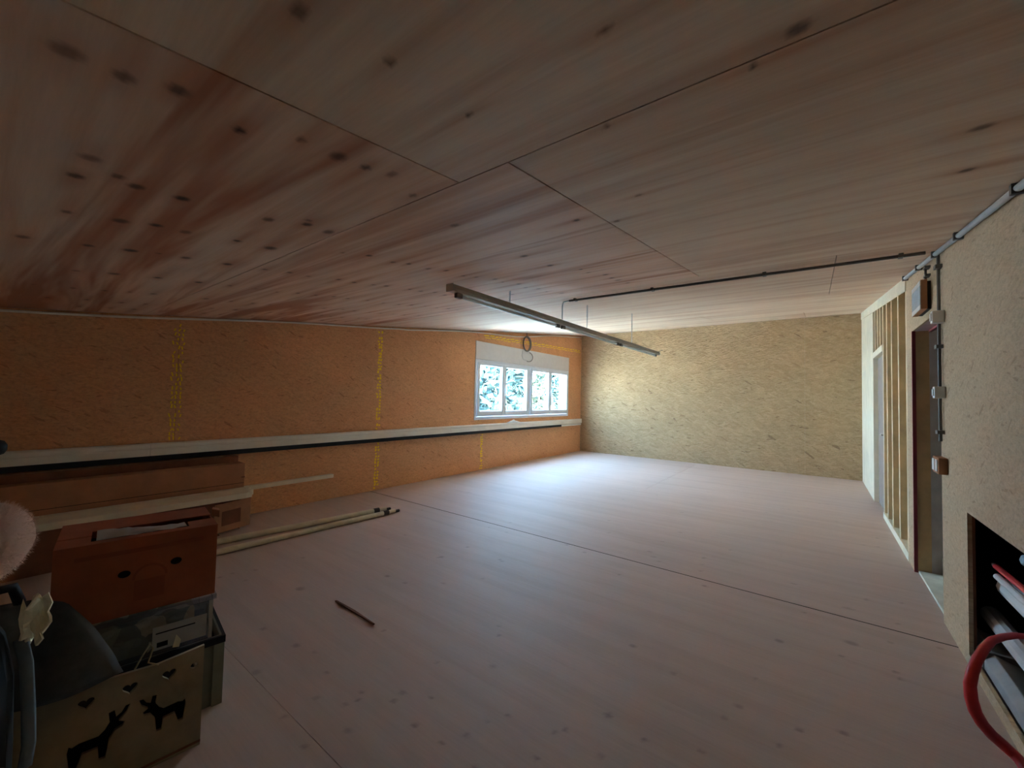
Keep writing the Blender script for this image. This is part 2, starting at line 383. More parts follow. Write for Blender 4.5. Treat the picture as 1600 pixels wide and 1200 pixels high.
# ceiling
ceiling = MB().prism([(YB - .2, zc(YB - .2) + .03), (YF + .2, zc(YF + .2) + .03), (YF + .2, zc(YF + .2) + .2), (YB - .2, zc(YB - .2) + .2)], XL - .3, XR + 1.6, 'x').build('ceiling', M_BACK)
tag(ceiling, 'sloping plywood ceiling with knots and resin streaks', None, None, 'structure')
rows = [(YB, .968, (-.975,)), (.968, 3.47, (-.765,)), (3.47, 5.97, (-2.9, .1)), (5.97, 8.47, (-1.6,)), (8.47, YF, (-3.1, -.2))]
for y0, y1, cuts in rows:
    xs = [XL] + list(cuts) + [XR + .12]
    for a, b in zip(xs, xs[1:]):
        sheet('plywood_sheet', a, b, y0, y1, zc, .018, .012 if y0 < 3 and y1 > 0 else .03, KNOTS, ceiling, M_CEIL if a < -5 and y0 < 3 else M_CEIL_CLEAN)
# floor
floor = MB().box(XL - .3, XR + 1.6, YB - .2, YF + .2, -.25, -.022).build('floor', M_BACK)
tag(floor, 'pale plywood floor with knots, specks and open joints', None, None, 'structure')
for y0, y1, cuts, ga, gb in [(YB, .89, (-3.2, -.6), .0, .0012), (.89, 3.535, (), .0012, .007), (3.535, 6.55, (), .007, .002), (6.55, YF, (-2.2,), .002, .0)]:
    xs = [XL] + list(cuts) + [XR + .13]
    for a, b in zip(xs, xs[1:]):
        sheet('floor_sheet', a, b, y0, y1, lambda y: y * 0.0, -.018, .014 if y0 < 3 else .022, SPOTS, floor, M_FLOOR, .5, .2, ga, gb)
MB().box(XL, XR, 3.5283, 3.5417, -.0185, -.0012).build('joint_filler', M_HOLE, floor)

# ------------------------------------------------------------------ left wall, window
WY0, WY1, WZ0, WZ1 = 5.745, 9.315, .985, 2.465
wl = MB()
for a, b, lo, hi in ((YB - .2, WY0, -.2, None), (WY1, YF + .2, -.2, None), (WY0, WY1, -.2, WZ0), (WY0, WY1, WZ1, None)):
    wl.prism([(a, lo), (b, lo), (b, hi if hi else zc(b) + .05), (a, hi if hi else zc(a) + .05)], XL - .26, XL - .018, 'x')
wall_left = wl.build('wall_left', M_WALLOUT)
tag(wall_left, 'long orange-brown strand board wall on the left', None, None, 'structure')
edges = [YB, -1.12, 1.25, 3.63, 5.97, 8.3, YF]
for a, b in zip(edges, edges[1:]):
    a += .0015; b -= .0015; m = MB()
    def wp(y0, y1, z0, z1=None):
        m.prism([(y0, z0), (y1, z0), (y1, z1 if z1 else zc(y1) - .001), (y0, z1 if z1 else zc(y0) - .001)], XL - .017, XL, 'x')
    if b < WY0 or a > WY1: wp(a, b, 0)
    else:
        if a < WY0: wp(a, WY0, 0)
        if b > WY1: wp(WY1, b, 0)
        wp(max(a, WY0), min(b, WY1), 0, WZ0); wp(max(a, WY0), min(b, WY1), WZ1)
    m.build('strand_board', M_OSB_L, wall_left)
def yellow_line(cols, z0, z1, step=.046):
    m = MB(); z = z0; hw = .006 if len(cols) > 2 else .014
    while z < z1:
        for c in cols:
            if random.random() < .85:
                dz = random.uniform(.02, .042); dy = random.uniform(-.006, .006); t = random.uniform(-.012, .012)
                m.prism([(c - hw + dy, z), (c + hw + dy, z), (c + hw + dy + t, z + dz), (c - hw + dy + t, z + dz)], XL, XL + .0012, 'x')
        z += step
    return m
for cols, z0, z1 in (((1.21, 1.245, 1.28), .9, zc(1.2) - .06), ((3.61, 3.65), .02, zc(3.6) - .06), ((5.95, 5.985), .02, .70)):
    yellow_line(cols, z0, z1).build('nail_line_print', M_YEL, wall_left)
m = MB(); y = 5.95
while y < 9.9:
    z = 2.60 + .028 * (y - 5.95) + random.uniform(-.012, .012); L = random.uniform(.07, .16)
    m.prism([(y, z), (y + L, z + .01), (y + L + .02, z + .034), (y + .03, z + .024)], XL, XL + .0012, 'x')
    m.prism([(y + .05, z - .035), (y + .05 + L, z - .03), (y + .06 + L, z - .015), (y + .06, z - .02)], XL, XL + .0012, 'x')
    y += L + .03
m.build('nail_line_print', M_YEL, wall_left)

def frame(m, x0, x1, y0, y1, z0, z1, t, tb=None, tt=None):
    tb = tb or t; tt = tt or t
    m.box(x0, x1, y0, y0 + t, z0, z1); m.box(x0, x1, y1 - t, y1, z0, z1)
    m.box(x0, x1, y0 + t, y1 - t, z0, z0 + tb); m.box(x0, x1, y0 + t, y1 - t, z1 - tt, z1)
    return m
win = bpy.data.objects.new('window_1', None); COL.objects.link(win); win.location = (XL, 7.53, .97)
tag(win, 'white four-pane window with shutter box high in the strand board wall', None, None, 'structure')
def wpart(m, name, mat, parent=None, bevel=0.0):
    o = m.build(name, mat, None, bevel); o.data.transform(Matrix.Translation(-Vector(win.location))); o.parent = parent or win; return o
ZS = 2.13
wpart(frame(MB(), XL - .06, XL + .012, 5.725, 9.335, .965, ZS, .055, .06, .05)  .box(XL - .06, XL + .012, 7.485, 7.575, 1.02, 2.08), 'window_frame', M_WFRAME, None, .004)
wpart(MB().box(XL - .20, XL + .016, 5.725, 9.335, ZS + .002, 2.478), 'shutter_box', M_SHUT, None, .004)
for y0, y1 in ((5.785, 7.48), (7.58, 9.275)):
    mid = (y0 + y1) / 2 + (-.18 if y0 < 6 else .0)
    mid = 6.60 if y0 < 6 else 8.40
    for a, b in ((y0, mid), (mid, y1)):
        s = wpart(frame(MB(), XL - .036, XL + .028, a + .003, b - .003, 1.03, 2.075, .062, .10, .05), 'sash', M_WFRAME, None, .004)
        wpart(MB().box(XL - .035, XL - .029, a + .06, b - .06, 1.12, 2.03), 'pane', M_GLASS, s)
        wpart(frame(MB(), XL - .03, XL + .002, a + .063, b - .063, 1.128, 2.027, .012), 'glazing_bead', M_PVC, s)
    h = wpart(MB().tube([(XL + .028, mid + .03, 1.60), (XL + .055, mid + .03, 1.60), (XL + .06, mid + .03, 1.585), (XL + .06, mid + .03, 1.46)], .011, 8).box(XL + .028, XL + .036, mid + .015, mid + .045, 1.55, 1.63), 'handle', M_WHITE, None)

# trunking on the left wall
tk = thing('cable_trunking', 'long white cable trunking with dark underside strip running along left wall', 'trunking', (XL, 4.0, .70))
def tpart(m, name, mat, parent=None, bevel=0.0):
    o = m.build(name, mat, None, bevel); o.data.transform(Matrix.Translation(-Vector(tk.location))); o.parent = parent or tk; return o
for a, b in ((YB + .02, 1.05), (1.053, 5.05), (5.053, 9.97)):
    d_ = tpart(MB().prism([(XL + .0005, .765), (XL + .085, .765), (XL + .085, .825), (XL + .08, .83), (XL + .08, .836), (XL + .085, .841), (XL + .085, .868), (XL + .075, .880), (XL + .0005, .880)], a, b, 'y'), 'duct_length', M_TRUNK)
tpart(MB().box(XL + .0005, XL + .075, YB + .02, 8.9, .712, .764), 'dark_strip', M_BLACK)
tpart(MB().box(XL + .0005, XL + .06, 8.92, 9.97, .712, .752), 'pale_end_strip', M_TRUNK)
# scrap on the trunking
m = MB(); pts = []
for i in range(9):
    for j in range(5):
        u, v = i / 8, j / 4
        z = .883 + .055 * math.sin(math.pi * u) * math.sin(math.pi * v) * (.7 + .5 * random.random())
        pts.append((XL + .012 + v * .075, 6.72 + u * .42, z + (.002 if j in (0, 4) or i in (0, 8) else 0)))
m.add(pts, [(i * 5 + j, (i + 1) * 5 + j, (i + 1) * 5 + j + 1, i * 5 + j + 1) for i in range(8) for j in range(4)])
o = m.build('cloth_scrap', M_WHITE, None, 0, True); sm = o.modifiers.new('s', 'SOLIDIFY'); sm.thickness = .003
tag(o, 'small crumpled pale cloth on the trunking below the window', 'cloth')

# cord under the left ceiling edge, coil and hook
pts = []
for i in range(61):
    y = YB + .05 + (9.95 - YB) * i / 60
    sag = .05 * math.exp(-((y - 7.3) / .9) ** 2) + .012 * math.sin(y * 2.1)
    pts.append((XL + .016, y, zc(y) - .035 - sag * .9 + (.012 if y < 4 else 0)))
tag(MB().tube(pts, .011, 8).build('cable', M_TRUNK, None, 0, True), 'thin pale cable following the top edge of the left wall', 'cable')
ck = thing('cable_coil', 'dark cable coiled into a ring above the window', 'cable', (XL + .05, 7.36, 2.44))
m = MB()
for k, (dx, dr) in enumerate(((0, 0), (.012, .014), (-.01, -.012), (.005, .02))):
    m.tube([(dx * .8, (.14 + dr * .6) * math.sin(t) , .165 + (.155 + dr * .4) * math.cos(t)) for t in [2 * math.pi * i / 28 for i in range(28)]], .014, 6, True)
m.build('coil', M_PVCD, ck, 0, True)
MB().tube([(-.02, 0, .31), (-.02, .02, .36), (-.03, .02, .42)], .009, 6).build('cable_tail', M_PVCD, ck, 0, True)
MB().tube([(.01, .05 + .17 * math.sin(t), -.12 + .105 * math.cos(t)) for t in [math.radians(a) for a in range(15, 200, 10)]], .008, 6).build('loose_loop', M_PVCD, ck, 0, True)
MB().tube([(.01, -.18, .0), (.012, -.2, -.12), (.01, -.15, -.19), (.01, 0, -.21)], .005, 6).build('bare_wire', M_STEEL, ck, 0, True)

# ------------------------------------------------------------------ far wall
wall_far = MB().prism([(XL - .26, -.2), (XR + 1.6, -.2), (XR + 1.6, zc(YF) + .05), (XL - .26, zc(YF) + .05)], YF + .018, YF + .25, 'y').build('wall_far', M_WALLOUT)
tag(wall_far, 'strand board end wall, coarse flakes raked by window light', None, None, 'structure')
for a, b in ((XL, -2.72), (-2.72, -.22), (-.22, XR + .1)):
    MB().box(a + .0005, b - .0005, YF, YF + .017, 0, zc(YF) - .001).build('strand_board', M_OSB_F, wall_far)

# ------------------------------------------------------------------ right partition
wr = MB().prism([(YB - .2, -.2), (YF + .2, -.2), (YF + .2, zc(YF + .2) + .05), (YB - .2, zc(YB - .2) + .05)], XR + 1.5, XR + 1.55, 'x')
wall_right = wr.build('wall_right', M_GREYW)
tag(wall_right, 'partition of strand board and open studs on the right', None, None, 'structure')
D1a, D1b, D1z = 3.885, 4.90, 2.055
def rp(name, mat, polys, x0=XR, x1=XR + .018, bevel=0.0):
    m = MB()
    for a, b, lo, hi in polys:
        m.prism([(a, lo), (b, lo), (b, hi if hi else zc(b) - .001), (a, hi if hi else zc(a) - .001)], x0, x1, 'x')
    return m.build(name, mat, wall_right, bevel)
HY0, HY1, HZ0, HZ1 = 2.15, 3.32, .062, .828
rp('strand_board', M_OSB_R, [(YB, 1.3, 0, None)])
rp('strand_board', M_OSB_R, [(1.303, HY0, 0, None), (HY1, D1a, 0, None), (HY0, HY1, 0, HZ0), (HY0, HY1, HZ1, None)])
rp('strand_board', M_OSB_R, [(D1a + .001, D1b - .001, D1z, None)])
rp('strand_board', M_OSB_R, [(D1b, 5.16, 0, None)])
rp('strand_board', M_STUD_PALE, [(8.08, YF, 0, None)])
# cavity behind the boards
rp('cut_edge', M_CARDD, [(HY1 - .0, HY1 + .012, HZ0, HZ1)], XR + .0185, XR + .03)
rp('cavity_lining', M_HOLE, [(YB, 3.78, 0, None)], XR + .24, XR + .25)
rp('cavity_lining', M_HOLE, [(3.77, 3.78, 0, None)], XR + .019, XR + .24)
rp('near_door_lining', M_GREYW, [(3.80, D1a - .001, 0, None)], XR + .019, XR + .25)
# door opening
rp('jamb_lining', M_JAMB, [(D1b, D1b + .02, 0, D1z)], XR + .019, XR + .105)
rp('grey_return', M_GREYW, [(D1b + .004, D1b + .03, 0, 2.4)], XR + .106, XR + 1.5)
rp('dark_red_edge', M_DKRED, [(D1b - .022, D1b - .0005, 0, D1z)], XR - .004, XR + .019)
rp('dark_red_edge', M_DKRED, [(D1a, D1b - .023, D1z - .016, D1z - .001)], XR + .10, XR + .12)
rp('lintel_lining', M_PINK, [(D1a, D1b, D1z, D1z + .02)], XR + .019, XR + .25)
rp('header_back', M_GREYW, [(D1a, D1b, D1z + .021, None)], XR + .10, XR + .25)
rp('threshold', M_CREAM, [(D1a, D1b - .03, .001, .02)], XR + .022, XR + 1.4)
rp('inner_block', M_CREAM, [(4.55, 4.86, .021, .16)], XR + .16, XR + .4)
# studs and bays
rp('bay_board', M_BAY, [(5.17, 8.08, 0, None)], XR + .12, XR + .135)
for a, b in ((5.17, 5.225), (5.64, 5.70), (6.12, 6.18), (6.52, 6.58), (6.86, 6.92)):
    rp('stud', M_STUD, [(a, b, .08, None)], XR, XR + .119, .002)
for y in (7.15, 7.45, 7.75):
    rp('cripple_stud', M_STUD, [(y, y + .06, 2.19, None)], XR, XR + .119)
rp('sole_plate', M_STUD_PALE, [(5.165, 6.95, .001, .075)], XR - .004, XR + .119)
rp('head_rail', M_STUD_PALE, [(6.925, 8.075, 2.10, 2.185)], XR - .006, XR + .119)
rp('door_post', M_STUD_PALE, [(8.02, 8.078, 0, 2.10)], XR - .004, XR + .119)
m = MB().prism([(5.165, zc(5.165) - .13), (8.08, zc(8.08) - .13), (8.08, zc(8.08) - .002), (5.165, zc(5.165) - .002)], XR - .008, XR - .0005, 'x')
m.prism([(8.08, zc(8.08) - .13), (YF - .01, zc(YF) - .13), (YF - .01, zc(YF) - .003), (8.08, zc(8.08) - .002)], XR - .008, XR - .0005, 'x')
m.build('top_plate', M_STUD_PALE, wall_right)
d2 = MB().box(XR + .05, XR + .09, 6.96, 8.015, .004, 2.095).build('door_2', M_GREYD)
tag(d2, 'grey door leaf set back between pale studs near the far corner', None, None, 'structure')
MB().tube([(XR + .05, 7.08, 1.03), (XR + .0, 7.08, 1.03), (XR + .0, 7.2, 1.03)], .01, 8).build('handle', M_STEEL, d2)

# back wall
wall_back = MB().box(XL - .26, XR + 1.6, YB - .2, YB, -.2, 1.85).build('wall_back', M_OSB_F)
tag(wall_back, 'low strand board wall behind the viewer', None, None, 'structure')

# ------------------------------------------------------------------ conduits, boxes
cd = thing('ceiling_conduit', 'conduit painted in shadow tone crossing the ceiling from lamp to partition', 'conduit', (0, 0, 0))
pts = [(-2.05 + (2.62) * i / 8, 3.665 + .115 * i / 8, zc(3.665 + .115 * i / 8) - .018) for i in range(9)]
MB().tube(pts, .0115, 8).build('pipe', M_PVCD, cd, 0, True)  # grey conduit; its shadow is put into the dark colour
for x in (-1.98, -1.21, -.34, .45):
    y = 3.665 + .115 * (x + 2.05) / 2.62
    MB().box(x - .012, x + .012, y - .024, y + .024, zc(y) - .03, zc(y) - .003).build('clip', M_PVCD, cd)
MB().tube([(-2.04, 3.665, zc(3.665) - .018), (-2.12, 3.67, zc(3.67) - .02), (-2.145, 3.69, zc(3.67) - .05), (-2.15, 3.70, 2.30), (-2.15, 3.70, 2.228)], .006, 6).build('flex_tail', M_PVC, cd, 0, True)

rc = thing('edge_conduit', 'pale grey conduit along the ceiling edge above the partition', 'conduit', (0, 0, 0))
for a, b in ((1.0, 3.86), (3.875, 4.42), (4.44, 5.1)):
    MB().tube([(XR - .02, a, zc(a) - .024), (XR - .02, b, zc(b) - .024)], .015, 20).build('pipe', M_PVC, rc, 0, True)
for y in (1.6, 2.45, 3.3, 3.87, 4.43, 5.05):
    MB().box(XR - .04, XR - .0005, y - .012, y + .012, zc(y) - .045, zc(y) - .004).build('clip', M_PVCD, rc)

vc = thing('wall_conduit', 'dark vertical conduit beside the doorway running down to the switches', 'conduit', (0, 0, 0))
MB().tube([(XR - .014, 3.82, zc(3.82) - .045), (XR - .014, 3.82, 1.18)], .009, 8).build('pipe', M_PVCD, vc, 0, True)
for z in (2.33, 1.80, 1.24):
    MB().box(XR - .034, XR - .0005, 3.785, 3.845, z - .012, z + .012).build('clip', M_PVCD, vc)
def small_box(name, label, cat, y0, y1, z0, z1, d, mat=M_WHITE, marks=0):
    t = thing(name, label, cat, (XR, (y0 + y1) / 2, z0))
    yc = (y0 + y1) / 2
    MB().box(-d, -.0005, y0 - yc, y1 - yc, 0, z1 - z0).build('housing', mat, t, .004)
    for k in range(max(1, marks)):
        w_ = (y1 - y0) / max(1, marks)
        a = y0 - yc + k * w_
        MB().box(-d - .006, -d + .001, a + .012, a + w_ - .012, .015, z1 - z0 - .015).build('rocker' if marks else 'cover', M_WHITE, t, .002)
    return t
small_box('junction_box', 'small white box at the top corner of the doorway', 'junction box', 3.745, 3.80, 1.95, 2.03, .058)
small_box('wall_thermostat', 'small white box halfway down beside the doorway', 'thermostat', 3.745, 3.80, 1.46, 1.535, .052)
sw = small_box('light_switch', 'white double switch box low beside the doorway', 'switch', 3.715, 3.875, .975, 1.08, .043, M_CARD, 2)
em = thing('emergency_light', 'blue fronted box light above the doorway under a cable stub', 'lamp', (XR, 4.28, 2.11))
MB().box(-.056, -.022, -.17, .17, 0, .215).build('housing', M_CARD, em, .003)
MB().box(-.022, -.0005, -.15, .16, .0, .205).build('shadow_gap', M_BLACK, em)  # black slab paints the shadow in the gap behind the housing
MB().box(-.059, -.0555, -.16, .165, .035, .175).build('blue_face', M_BLUEP, em)
MB().box(-.0595, -.0557, -.16, .165, .176, .212).build('white_edge', M_WHITE, em)
MB().box(-.0595, -.0557, -.16, .165, .002, .034).build('white_edge', M_WHITE, em)
MB().tube([(-.02, -.1, .2), (-.02, -.1, zc(4.18) - 2.11 - .05)], .008, 6).build('cable_stub', M_PVCD, em)
for z in (.25, .31):
    MB().box(-.03, -.0005, -.15, -.08, z - .008, z + .008).build('clip', M_PVCD, em)

# ------------------------------------------------------------------ hanging batten lamp
bl = thing('batten_lamp', 'long slim strip lamp hanging on chains from the ceiling', 'lamp', (-2.15, 2.07, 2.16))
LEN = 4.82
MB().prism([(-.03, .012), (.03, .012), (.034, .03), (.028, .062), (-.028, .062), (-.034, .03)], 0, LEN, 'y').build('housing', M_BATTEN, bl)
MB().box(-.036, .036, -.006, .0, .008, .066).build('end_cap', M_BATTEN, bl, .002)
MB().box(-.036, .036, LEN, LEN + .006, .008, .066).build('end_cap', M_BATTEN, bl, .002)
for a in (.06, 1.62, 3.2):
    MB().tube([(0, a + .06, -.008), (0, a + 1.44, -.008)], .013, 10).build('tube', M_TUBE, bl, 0, True)
    for q in (a, a + 1.45):
        MB().box(-.016, .016, q, q + .06, -.024, .012).build('lamp_holder', M_PVCD, bl, .004)
for y in (.72, 2.2, 3.62):
    m = MB(); zz = .066; top = zc(2.07 + y) - 2.16; k = 0
    m.tube([(0, y, .062), (0, y, .07)], .004, 6)
    while zz < top - .01:
        L = min(.034, top - zz)
        e = (1, 0) if k % 2 else (0, 1)
        m.tube([(e[0] * .0065 * math.cos(t), y + e[1] * .0065 * math.cos(t), zz + L / 2 + (L / 2) * math.sin(t)) for t in [2 * math.pi * i / 8 for i in range(8)]], .0026, 4, True)
        zz += .026; k += 1
    m.build('chain', M_STEEL, bl)
MB().tube([(0, LEN - .02, .064), (.02, LEN + .03, .085), (.06, LEN + .08, .105)], .004, 6).build('wire_end', M_PVCD, bl)

# ------------------------------------------------------------------ pipes in the wall opening, red hose
def pipe(name, label, cat, pts, r, mat, ends=None, grp=None):
    t = thing(name, label, cat, pts[0])
    b = Vector(pts[0])
    MB().tube([Vector(p) - b for p in pts], r, 12).build('pipe', mat, t, 0, True)
    if ends:
        e = Vector(pts[-1]) - b; d = (Vector(pts[-1]) - Vector(pts[-2])).normalized()
        MB().tube([e + d * -.01, e + d * .03], r * .75, 10).build('collar', ends, t)
        MB().tube([e + d * .03, e + d * .055], r * .45, 10).build('coupling', M_BRASS, t)
    return t
pipe('lagged_pipe', 'thick pale lagged pipe low in the wall opening', 'pipe', [(.77, 2.2, .245), (.77, 2.9, .245), (.77, 3.50, .245)], .042, M_LAG, M_STEEL)
pipe('lagged_pipe', 'bluish white lagged pipe halfway up the wall opening', 'pipe', [(.80, 2.2, .46), (.80, 2.8, .46), (.80, 3.32, .46)], .05, M_WHITE, M_STEEL)
pipe('red_pipe', 'thin red pipe high in the wall opening', 'pipe', [(.74, 2.2, .60), (.74, 2.8, .59), (.74, 3.26, .575)], .014, M_RED, M_STEEL)
pipe('white_pipe', 'thin white pipe just below the red one in the opening', 'pipe', [(.73, 2.2, .555), (.73, 2.8, .548), (.73, 3.2, .54)], .016, M_WHITE, None)
pipe('upper_pipe', 'pale blue pipe at the top of the wall opening', 'pipe', [(.80, 2.2, .70), (.80, 2.6, .69), (.80, 3.05, .68)], .035, M_BLUEP, M_STEEL)
dt = thing('floor_duct', 'flat grey duct lying in the bottom of the wall opening', 'duct', (.77, 2.9, .063))
MB().prism([(-.095, 0), (.09, 0), (.09, .03), (-.06, .085), (-.095, .05)], -.75, .62, 'y').build('body', M_DUCT, dt, .004)
MB().box(-.097, .092, .28, .30, -.0, .09).build('band', M_PVCD, dt)
hp = [(.80, 3.02, .33), (.76, 2.95, .362), (.70, 2.86, .385), (.65, 2.79, .392), (.60, 2.72, .389), (.56, 2.645, .372), (.53, 2.59, .345), (.508, 2.55, .305), (.496, 2.53, .26), (.497, 2.52, .21), (.506, 2.515, .165), (.525, 2.517, .125), (.552, 2.523, .09), (.585, 2.54, .058), (.61, 2.545, .035), (.625, 2.53, .026), (.63, 2.46, .026), (.63, 2.35, .026)]
tag(MB().tube(hp, [.010, .012, .013, .014, .015, .017, .018, .019, .020, .021, .021, .021, .021, .021, .020, .020, .020, .020], 14).build('red_hose', M_RED, None, 0, True), 'red flexible hose looping out of the wall opening to the floor', 'hose')

# ------------------------------------------------------------------ things along the left wall
# big floor carton with open dark end
cb = thing('cardboard_box', 'open brown carton on the floor under the pale board', 'box', (-4.95, 1.0, 0))
m = MB()
m.box(-.25, .30, -1.6, .50, 0, .006); m.box(-.25, -.244, -1.6, .80, .006, .32); m.box(.294, .30, -1.6, .45, .006, .32)
m.box(-.244, .294, -1.6, .5, .314, .32)
m.build('body', M_CARDD, cb)
MB().box(-.244, .20, .70, .706, .0, .30).build('end_flap', M_CARD, cb)
MB().prism([(.294, .45), (.300, .45), (.20, .80), (.194, .80)], .02, .30, 'z').build('side_flap', M_CARD, cb)
MB().prism([(.28, .52), (.284, .52), (.23, .70), (.226, .70)], .08, .22, 'z').build('dark_print', M_CARDD, cb)
# cartons lying on it
fc = thing('flat_carton', 'long flat brown carton lying above the pale board', 'box', (-5.03, .5, .38))
MB().box(-.06, .09, -1.9, 1.30, 0, .255).build('body', M_CARD, fc, .004)
MB().box(-.058, .0915, -1.89, 1.298, .045, .049).build('crease', M_HOLE, fc)
MB().box(-.05, .0912, 1.27, 1.303, .10, .115).build('tape', M_CARDD, fc)
fd = thing('shaded_carton', 'narrow carton on flat brown carton, painted with shade from the trunking', 'box', (-5.13, .45, .636))
MB().box(-.075, .06, -1.8, 1.33, 0, .066).build('body', M_CARDD, fd, .003)  # darker cardboard colour paints in the shade under the trunking
MB().box(-.03, .035, -1.8, 1.2, .066, .068).build('lid_seam', M_CARD, fd)
pb = thing('pale_board', 'wide pale board lying on the floor carton', 'board', (-4.87, .7, .321))
MB().prism([(-.12, -2.0), (.22, -2.0), (.22, 1.02), (.20, 1.08), (.15, 1.06), (.10, 1.13), (.02, 1.11), (-.05, 1.16), (-.12, 1.16)], 0, .055, 'z').build('board', M_PLANK, pb, .003)
MB().box(-.11, -.04, -2.0, 1.0, .0555, .0585).build('upper_layer', M_STUD_PALE, pb)
tag(MB().prism([(-5.06, 1.87), (-5.0, 1.87), (-5.0, 2.85), (-5.06, 2.85)], .322, .366, 'z').prism([(-5.06, 1.2), (-5.0, 1.2), (-5.0, 1.87), (-5.06, 1.87)], .322, .366, 'z').build('thin_batten', M_PLANK, None, .002), 'thin pale batten sticking out beyond the wide board', 'batten')
# poles
def fpole(label, a, b, r):
    t = thing('floor_pole', label, 'pole', (a[0], a[1], 0), 0, 'poles on the floor by the left wall')
    A = Vector((0, 0, r)); B = Vector((b[0] - a[0], b[1] - a[1], r)); d = (B - A).normalized()
    MB().tube([A, A + d * ((B - A).length - .22)], r, 12).build('shaft', M_POLE, t, 0, True)
    MB().tube([B - d * .22, B - d * .15], r * 1.06, 12).build('collar', M_POLED, t)
    MB().tube([B - d * .15, B - d * .06], r * .86, 12).build('neck', M_POLE, t)
    MB().tube([B - d * .06 - Vector((0, 0, r * .3)), B - Vector((0, 0, r * .3))], r * .6, 10).build('tip', M_POLED, t)
fpole('cream pole on the floor nearer the left wall', (-4.50, .45), (-4.17, 3.12), .029)
fpole('cream pole on the floor farther from the left wall', (-4.14, .45), (-4.04, 3.15), .026)
tag(MB().prism([(-2.61, 1.53), (-2.17, 1.527), (-2.165, 1.533), (-2.40, 1.545), (-2.605, 1.540)], .0005, .008, 'z').build('wood_splinter', M_CARDD, None), 'thin dark wood splinter lying on the bare floor', 'splinter')

# ------------------------------------------------------------------ stack at the lower left
A1 = math.atan2(-.077, .488)      # turn of the stack
def stack_thing(name, label, cat, fr, z):
    """origin at the front right bottom corner; local -x goes back, local -y goes left"""
    return thing(name, label, cat, (fr[0], fr[1], z), -0.155)
# dark crate on the floor
cr = stack_thing('plastic_crate', 'olive plastic crate on the floor behind the reindeer box', 'crate', (-2.16, .725), 0)
m = MB(); Wd, Dp, Ht = .60, .40, .30
m.box(-Dp, 0, -Wd, 0, 0, .01); m.box(-.008, 0, -Wd, 0, .01, Ht); m.box(-Dp, -Dp + .008, -Wd, 0, .01, Ht); m.box(-Dp + .008, -.008, -.008, 0, .01, Ht); m.box(-Dp + .008, -.008, -Wd, -Wd + .008, .01, Ht)
m.build('body', M_CRATE, cr)
m = MB(); m.box(-.002, .012, -Wd - .012, .012, Ht - .03, Ht); m.box(-Dp - .012, -Dp + .002, -Wd - .012, .012, Ht - .03, Ht); m.box(-Dp, 0, -.002, .012, Ht - .03, Ht); m.box(-Dp, 0, -Wd - .012, -Wd + .002, Ht - .03, Ht)
m.build('rim', M_BLACK, cr)
MB().box(-.001, .009, -.03, .009, 0, Ht - .03).build('corner_rib', M_CRATE, cr)
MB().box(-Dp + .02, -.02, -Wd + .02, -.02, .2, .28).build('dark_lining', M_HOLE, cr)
# clear tote
tt = stack_thing('clear_tote', 'clear plastic tote full of brown oddments under the carton', 'tote', (-2.165, .685), .302)
m = MB(); Wt, Dt, Ht2 = .56, .37, .185
for q in ((-Dt, 0, -Wt, 0, 0, .004), (-.004, 0, -Wt, 0, .004, Ht2), (-Dt, -Dt + .004, -Wt, 0, .004, Ht2), (-Dt + .004, -.004, -.004, 0, .004, Ht2), (-Dt + .004, -.004, -Wt, -Wt + .004, .004, Ht2)): m.box(*q)
m.build('body', M_CLEAR, tt)
m = MB(); m.box(-.002, .012, -Wt - .01, .012, Ht2 - .012, Ht2 + .006); m.box(-Dt - .01, -Dt + .002, -Wt - .01, .012, Ht2 - .012, Ht2 + .006); m.box(-Dt, 0, -.002, .012, Ht2 - .012, Ht2 + .006); m.box(-Dt, 0, -Wt - .01, -Wt + .002, Ht2 - .012, Ht2 + .006)
m.build('rim', M_CLEAR, tt)
for k in range(16):
    c_ = (random.uniform(-.06, -.045), random.uniform(-.50, -.07), random.uniform(.035, .135)); r_ = random.uniform(.022, .034)
    bm = bmesh.new(); bmesh.ops.create_icosphere(bm, subdivisions=2, radius=r_)
    for v in bm.verts: v.co = Vector((v.co.x * .9, v.co.y * 1.3, v.co.z * .8)) * (1 + .2 * mnoise.noise(v.co * 30 + Vector(c_) * 9)) + Vector(c_)
    me = bpy.data.meshes.new('packed_item'); bm.to_mesh(me); bm.free(); link('packed_item', me, M_GOODS, tt)
MB().box(-.34, -.035, -.53, -.06, .006, .135).build('packed_bed', M_GOODS, tt)
MB().box(-.02, .0012, -.012, .0012, .004, .17).build('milky_corner', M_LABEL, tt)
lb = MB().box(.0005, .0015, -.20, -.02, .02, .115).build('paper_label', M_LABEL, tt)
MB().box(.0016, .002, -.185, -.15, .03, .05).build('print_mark', M_HOLE, lb)
MB().box(.0016, .002, -.19, -.06, .085, .09).build('print_mark', M_HOLE, lb)
